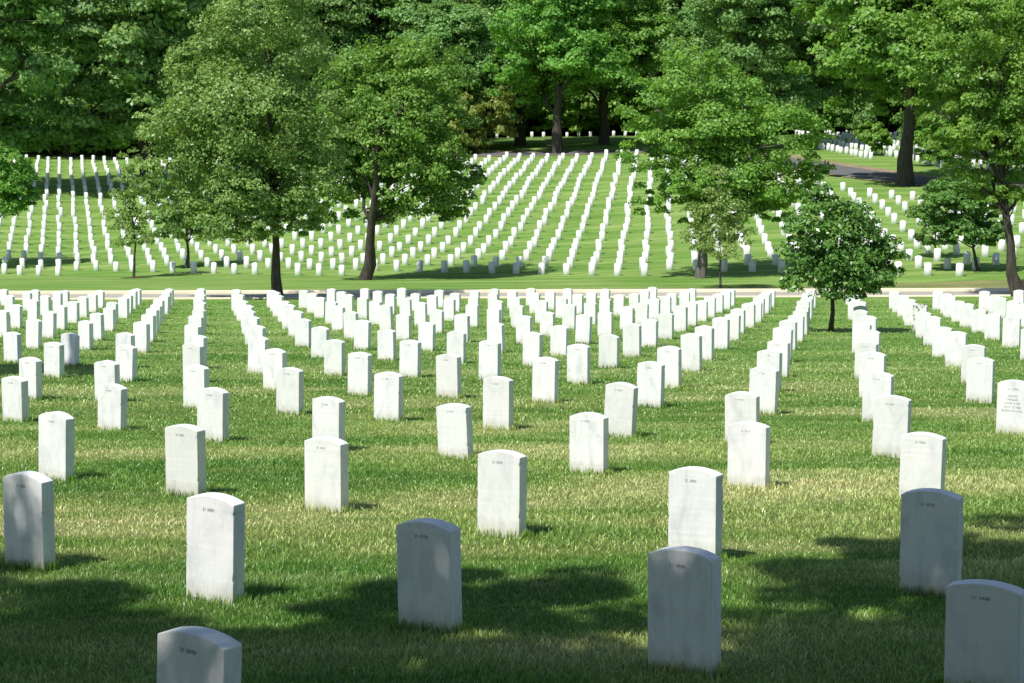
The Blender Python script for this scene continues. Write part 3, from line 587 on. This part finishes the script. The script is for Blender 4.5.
def tree_px(name, px, py, trunk_w, specs, leaf, n, size, label, seed, y=None, **kw):
    g = ground_at(px, py) if y is None else Vector((at(px, py, y).x, y, gz(at(px, py, y).x, y)))
    return make_tree(name, g, trunk_w * g.y / F / 2, lobes(specs, g.y, seed=seed), leaf, n, size, label, seed, **kw)
tree_px('maple_tree', 366, 280, 11, [(385, 74, 50, 30), (345, 108, 38, 42), (428, 74, 36, 34), (350, 78, 26, 22), (395, 128, 52, 42), (440, 128, 30, 34), (350, 170, 38, 36), (410, 185, 48, 32), (452, 186, 32, 26), (322, 200, 30, 26), (370, 208, 36, 20), (432, 208, 34, 16), (470, 178, 16, 14), (315, 150, 24, 30), (398, 60, 26, 18), (380, 150, 56, 38), (345, 150, 34, 34), (420, 158, 44, 34), (385, 105, 50, 34)],
        'leaf_maple', 68000, .17, 'dense dark green maple with a forked trunk just beyond the road', 22, fork=.24, sub=30, fluff=.88, trunk_top=at(382, 110, 85), flare=1.3, wig=.004)
tree_px('maple_tree', 701, 278, 9, [(692, 82, 44, 32), (655, 110, 38, 30), (730, 108, 46, 34), (775, 140, 48, 34), (700, 145, 58, 34), (648, 150, 30, 22), (745, 175, 50, 26), (805, 165, 26, 24), (690, 182, 38, 18), (652, 200, 24, 17), (785, 190, 36, 18), (730, 205, 40, 22), (700, 62, 22, 14), (690, 210, 22, 14), (776, 212, 20, 14), (762, 198, 34, 18), (712, 184, 40, 22), (720, 135, 50, 34)],
        'leaf_bright', 52000, .165, 'broad bright green tree beyond the road with one low hanging bough', 23, fork=.2, sub=30, fluff=.85, bark='bark_pale')
tree_px('sapling', 720, 291, 2.2, [(716, 184, 14, 20), (702, 205, 18, 16), (732, 208, 18, 17), (714, 228, 26, 18), (738, 236, 16, 15), (696, 238, 16, 14), (716, 252, 20, 10), (716, 170, 7, 9)],
        'leaf_sage', 5200, .13, 'slender sapling with a sparse crown in front of the broad bright tree', 24, sub=12, fluff=1.3, y=77.5, limbs=6, flare=1.3)
tree_px('sapling', 134, 277, 2.4, [(130, 160, 10, 12), (128, 185, 18, 20), (142, 205, 20, 18), (122, 215, 17, 16), (136, 235, 22, 14), (152, 190, 10, 12)],
        'leaf_sage', 4600, .15, 'wispy sapling in a mulch ring at the left beyond the road', 25, sub=10, fluff=1.3, limbs=6, flare=1.3)
tree_px('small_tree', 187, 268, 3.4, [(178, 212, 22, 16), (195, 200, 22, 18), (170, 228, 18, 12), (196, 226, 26, 14), (186, 186, 20, 14), (212, 222, 14, 12)],
        'leaf_dark', 9000, .19, 'small dark tree behind the drooping boughs of the tall roadside tree', 26, sub=16)
# left edge, trunk outside the picture
tree_px('edge_tree', -14, 268, 6, [(8, 185, 28, 22), (-20, 165, 32, 28), (26, 200, 15, 16), (-12, 205, 30, 20), (6, 168, 22, 14), (-45, 190, 30, 30), (32, 184, 8, 10)],
        'leaf_bright', 19000, .18, 'light yellow green tree reaching in over the rows at the left edge', 27, sub=20)
# young tree among the near stones
tree_px('young_tree', 831, 332, 5.2, [(822, 194, 12, 10), (828, 208, 22, 15), (838, 205, 18, 12), (880, 244, 18, 14), (814, 222, 28, 20), (846, 224, 28, 20), (806, 246, 27, 22), (834, 248, 38, 26), (866, 248, 24, 20), (815, 270, 30, 18), (852, 272, 38, 20), (882, 262, 22, 18), (800, 282, 18, 14), (840, 288, 32, 12), (872, 286, 20, 12), (898, 270, 8, 8), (793, 228, 12, 14), (866, 226, 12, 12)],
        'leaf_dark', 15500, .105, 'round young tree with dark glossy leaves standing among the near headstones', 28, sub=16, fluff=1.15, fork=.30, flare=1.2, limbs=12, aspect=.5)
# right side
tree_px('small_tree', 978, 271, 3.6, [(960, 196, 34, 16), (985, 206, 24, 20), (950, 216, 32, 18), (930, 208, 18, 16), (968, 232, 34, 15), (995, 232, 20, 14), (940, 236, 18, 12)],
        'leaf_green', 15000, .17, 'low round tree with a thin trunk near the right end of the road', 29, sub=18)
tree_px('sapling', 936, 258, 2.2, [(932, 200, 12, 12), (924, 216, 16, 13), (944, 222, 14, 12), (930, 236, 14, 10)],
        'leaf_sage', 3200, .16, 'thin sapling between the lines just left of the low round tree', 30, sub=10, limbs=5, fluff=1.3, flare=1.3)
b10 = Vector((at(1019, 296, 72).x, 72, gz(at(1019, 296, 72).x, 72)))
make_tree('road_tree', b10, .20, lobes([(985, 20, 48, 40), (1035, -5, 60, 50), (950, 70, 36, 34), (1005, 80, 48, 40), (960, 120, 42, 32), (935, 108, 24, 24), (1010, 135, 44, 36), (980, 165, 34, 24), (945, 150, 26, 20), (1050, 110, 50, 60), (1040, 180, 40, 30), (1000, 190, 28, 16), (960, -30, 40, 36), (1080, 40, 60, 60), (925, 40, 18, 20), (990, 205, 22, 14)], 72),
          'leaf_bright', 60000, .14, 'large leaning tree with a flared trunk at the right edge by the road', 31, fork=.13, sub=32, fluff=.85, bark='bark', trunk_top=at(985, 60, 72), flare=2.0, limbs=14)

# ---- mature trees round the top of the hill
def wood_tree(kind, seed, H, R, low, leaf, n, size):
    """a prototype at the origin"""
    rnd = random.Random(seed); L = []
    for k in range(28):
        t = rnd.random() ** .9; z = low + (H - low) * (.10 + .84 * t); rr_ = R * math.sin(math.pi * min(.95, .28 + .62 * t)) * rnd.uniform(.45, .85); a = k * 2.4 + rnd.uniform(-.4, .4)
        s = R * rnd.uniform(.32, .48); L.append((rr_ * math.cos(a), rr_ * math.sin(a), z, s, s, s * .72))
    L.append((0, 0, low + (H - low) * .6, R * .55, R * .55, (H - low) * .3)); L.append((0, 0, H - R * .3, R * .4, R * .4, R * .35))
    return make_tree(kind, (0, 0, 0), H * .024, L, leaf, n, size, 'x', seed, fork=.2, sub=18, fluff=1.1)
PROTO = [wood_tree('woodland_tree', 51, 20, 6.8, 3.0, 'leaf_wood', 64000, .34), wood_tree('woodland_tree', 52, 17, 6.8, .3, 'leaf_wood', 64000, .34),
         wood_tree('woodland_tree', 53, 20, 7.4, 3.8, 'leaf_maple', 64000, .34), wood_tree('woodland_tree', 54, 16, 6.6, -.3, 'leaf_wood', 62000, .34)]
BUSH = []
def bush_proto(seed, leaf):
    rnd = random.Random(seed); L = [(rnd.uniform(-1.8, 1.8), rnd.uniform(-1.2, 1.2), rnd.uniform(.6, 2.6), rnd.uniform(.8, 1.3), rnd.uniform(.8, 1.3), rnd.uniform(.5, .9)) for _ in range(9)]
    return make_tree('shrub', (0, 0, 0), .07, L, leaf, 7000, .24, 'x', seed, sub=12, fork=.1, cat='shrub')
BUSH = [bush_proto(61, 'leaf_bright'), bush_proto(62, 'leaf_ochre')]
used = set()
def place(proto, x, y, s, rz, label, group=None, lift=0, sz=None):
    if proto.name not in used: used.add(proto.name); r = proto
    else:
        r = proto.copy(); COL.objects.link(r)
        for ch in proto.children:
            c = ch.copy(); COL.objects.link(c); c.parent = r
    r.location = (x, y, gz(x, y) + lift); r.rotation_euler = (0, 0, rz); r.scale = (s, s, sz or s)
    r['label'] = label
    if group: r['group'] = group
    elif 'group' in r: del r['group']
    return r
# oaks one can tell apart, by the foot of their trunks in the picture
def oak(px, py, y, proto, s, rz, label, sz=None):
    x = at(px, py, y * S).x; return place(PROTO[proto], x, y * S, s, rz, label, None, 0, sz)
oak(557, 150, 178, 2, .92, 2.0, 'straight dark oak trunk behind the middle of the hillside with a high spreading crown')
oak(520, 140, 192, 0, 1.0, .5, 'thick dark trunk left of the straight middle oak, half lost in shade')
oak(604, 140, 190, 2, .9, 4.0, 'leaning dark trunk right of the straight middle oak')
oak(905, 190, 133, 2, .98, 1.0, 'massive dark oak beside the upper road at the right')
oak(452, 142, 186, 1, .8, 3.3, 'short leaning tree at the top of the hill beside the golden bush')
oak(745, 140, 176, 0, 1.0, 5.0, 'tall tree rising behind the broad bright tree')
oak(820, 128, 190, 0, 1.0, 2.6, 'tall dark tree behind the field beyond the upper road')
# trees of the dark wood at the left, hanging down almost to the stones
wl = [(-22, 165, 153, 0, 1.2), (150, 165, 160, 0, 1.2), (-30, 172, 198, 3, 1.15), (70, 172, 192, 3, 1.1), (150, 168, 194, 3, 1.15), (20, 168, 202, 1, 1.2), (110, 168, 200, 1, 1.15), (205, 165, 196, 1, 1.1), (250, 160, 197, 3, 1.2), (310, 150, 196, 1, 1.1), (375, 150, 198, 0, 1.0)]
for k, (px, py, y, pr, s) in enumerate(wl):
    x = at(px, py, y * S).x
    place(PROTO[pr], x, y * S, s, k * 1.9, 'dense dark broadleaf tree in the wood along the top of the left slope', 'trees of the left wood')
# woodland behind everything
rw = random.Random(8)
for row, (y, step) in enumerate([(208, 8.0), (219, 7.5), (232, 7.5), (246, 8)]):
    X = -84 + rw.uniform(0, 4)
    while X < 92:
        yy = y + rw.uniform(-4, 4)
        open_ = row == 0 and 25 < X < 40
        if row == 0 and -10 < X < 18: yy = 216
        if not open_:
            pr = rw.choice((1, 3, 1, 0) if row else (1, 3, 1))
            place(PROTO[pr], X * S, yy * S, rw.uniform(.95, 1.25), rw.uniform(0, 6.28), 'tall broadleaf tree in the woodland closing the view', 'woodland trees behind the hill')
        X += step * rw.uniform(.85, 1.2)
# trees on the right beyond the road, behind the leaning tree
for k, (X, D, pr, s) in enumerate([(41, 122, 1, .95), (47, 138, 2, .95), (52, 118, 0, .9), (40, 160, 1, 1.0), (47, 176, 0, 1.0), (58, 150, 3, 1.1), (34.5, 228, 1, 1.2)]):
    place(PROTO[pr], X * S, D * S, s, k * 1.3 + .4, 'leafy tree in the grove at the right beyond the upper road', 'trees of the right grove')
# shrubs
for k, (px, y, s, lab) in enumerate([(474, 181, 1.5, 'golden olive bush left of the dark oak trunks')]):
    place(BUSH[1], at(px, 130, y * S).x, y * S, s, .3, lab, None, 0, s * 1.25)
for k in range(16):
    X = -10 + k * 3.6 + rw.uniform(-1, 1); D = 213 + rw.uniform(-2, 3)
    place(BUSH[0], X * S, D * S, rw.uniform(1.6, 2.3), rw.uniform(0, 6), 'green shrub in the undergrowth behind the oak trunks', 'undergrowth shrubs behind the oaks')
place(BUSH[0], at(872, 140, 166 * S).x, 166 * S, .95, 1.0, 'light green bush between the upper road and the far headstones')
place(BUSH[0], at(940, 150, 150 * S).x, 150 * S, 1.2, 2.0, 'light green bush at the right behind the massive dark oak')
for k in range(13):
    X = -66 + k * 3.4 + rw.uniform(-1, 1); D = 190.5 + rw.uniform(-1, 2)
    place(BUSH[0], X * S, D * S, rw.uniform(1.3, 1.9), rw.uniform(0, 6), 'green shrub at the foot of the dark wood on the left', 'shrubs along the left wood')
# wide trees outside the picture on the left that shade the nearest headstones
def shade_tree(x, y, lobes_, n, label, seed, tr=.28, size=.17):
    z = gz(x, y); return make_tree('shade_tree', (x, y, z), tr, [(a, b, c, r, r, rz) for a, b, c, r, rz in lobes_], 'leaf_green', n, size, label, seed, sub=16)
def over(sx, sy, h, r, rz=None):
    """a bough at height h whose shade falls on the ground round (sx, sy)"""
    k = h / math.tan(SUN_EL); return (sx + SUN.x / math.hypot(SUN.x, SUN.y) * k, sy + SUN.y / math.hypot(SUN.x, SUN.y) * k, h, r, rz or r * .55)
shade_tree(-6.8, -5.6, [over(-3.45, 9.6, 8.2, 1.1), over(-1.9, 7.8, 8.8, .9), over(-.5, 9.1, 8.0, .9), over(-3.4, 7.2, 9, 1.9), over(-1.4, 6.4, 9.2, 1.8), over(-.2, 8.2, 8.6, 1.1), over(-4.6, 10.2, 8.4, 1.2), over(.1, 6.4, 9, 1.2), over(-2.6, 4.2, 10, 2.2), over(.2, 3.5, 10, 2.2), over(-5.5, 5.5, 9.4, 2.0), over(-.25, 9.8, 7.8, .6), over(-1.0, 8.1, 8.4, .9), over(-2.7, 7.7, 8.6, 1.2), over(.1, 8.7, 8.2, .6), over(-3.9, 8.6, 8.8, 1.3), over(-1.6, 7.4, 9.4, 1.3), over(-.35, 9.75, 7.9, .65), over(-.75, 9.35, 8.1, .6), over(-.25, 9.55, 7.7, .55), over(-.1, 9.2, 7.9, .5), over(.3, 7.7, 8.5, .5)],
           70000, 'spreading tree beside the viewer whose boughs shade the front lawn', 71, size=.13)
shade_tree(.8, -6.6, [over(2.4, 10.2, 8.2, 1.15), over(3.5, 11.0, 8.0, 1.3), over(1.9, 8.4, 8.8, 1.2), over(1.7, 9.3, 8.2, .5), over(3.2, 8.4, 9, 1.6), over(1.6, 6.6, 9.2, 1.4), over(4.8, 10.5, 8.6, 1.6), over(2.6, 4.6, 10, 2.2), over(4.6, 6.5, 9.5, 2.0), over(2.3, 11.1, 7.8, .6), over(1.1, 7.0, 8.8, .6), over(2.2, 9.3, 8.6, 1.0), over(2.9, 10.2, 8.4, 1.0), over(1.9, 7.4, 9.2, 1.2), over(1.75, 8.3, 8.6, .6), over(.9, 7.5, 8.5, .5)],
           62000, 'tree behind the viewer whose boughs shade the right of the front lawn', 72, size=.13)
shade_tree(-13.4, 25.4, [over(-7.6, 27.6, 6.6, 1.0), over(-8.6, 28.2, 7.4, 1.2), over(-9.6, 27.4, 7, 1.3)], 9000, 'small tree outside the left edge shading one grey headstone', 73, .12)
for k, (x, y, pr) in enumerate([(-14, -17, 0), (-5, -20, 2), (4, -18, 0), (13, -17, 2), (-21, -10, 1), (20, -9, 3)]):  # unseen trees added to keep sky light off the foreground
    place(PROTO[pr], x, y, 1.0, k * 1.1, 'unseen tree added behind the viewer to block sky light', 'added sky-blocking trees behind the viewer')
# mulch ring under the sapling, low wall in the far field
def disc(name, c, r, mat, label, cat):
    V = [(0, 0, .06)]; n = 22; rnd = random.Random(5)
    for k in range(n):
        a = 2 * math.pi * k / n; q = r * rnd.uniform(.88, 1.08); x = c.x + q * math.cos(a); y = c.y + q * math.sin(a); V.append((q * math.cos(a), q * math.sin(a), gz(x, y) + .012 - c.z))
    me = mesh_np(name, V, None, [mat], faces3=[(0, 1 + k, 1 + (k + 1) % n) for k in range(n)], smooth_=True)
    return tag(link(name, me, None, c), label, cat)
disc('mulch_ring', ground_at(136, 278), .85, M['mulch'], 'low mound of brown mulch round the foot of the wispy sapling', 'mulch')
# ------------------------------------------------------------------ light and camera
w = bpy.data.worlds.new('World'); scene.world = w; w.use_nodes = True; nt = w.node_tree
bg = nt.nodes['Background']; sky = nt.nodes.new('ShaderNodeTexSky'); sky.sky_type = 'NISHITA'; sky.sun_disc = False
sky.sun_elevation = SUN_EL; sky.sun_rotation = SUN_AZ; sky.air_density = 1.0; sky.dust_density = .6
nt.links.new(sky.outputs[0], bg.inputs[0]); bg.inputs[1].default_value = .115
L = bpy.data.lights.new('sun', 'SUN'); L.energy = 5.0; L.angle = math.radians(.53); L.color = (1, .965, .90)
lo = bpy.data.objects.new('sun', L); COL.objects.link(lo); lo.rotation_euler = SUN.to_track_quat('Z', 'Y').to_euler()
cam = bpy.data.cameras.new('camera'); co = bpy.data.objects.new('camera', cam); COL.objects.link(co)
cam.sensor_width = 36; cam.lens = 36 * F / 1024; cam.clip_start = .3; cam.clip_end = 3000
co.location = (0, 0, EYE); co.rotation_euler = (math.pi / 2 - PITCH, 0, 0); scene.camera = co
scene.view_settings.view_transform = 'Standard'; scene.view_settings.look = 'None'; scene.view_settings.exposure = 0
scene.cycles.max_bounces = 5; scene.cycles.diffuse_bounces = 3; scene.cycles.transmission_bounces = 3; scene.cycles.glossy_bounces = 2; scene.cycles.use_denoising = True
scene.render.use_persistent_data = False
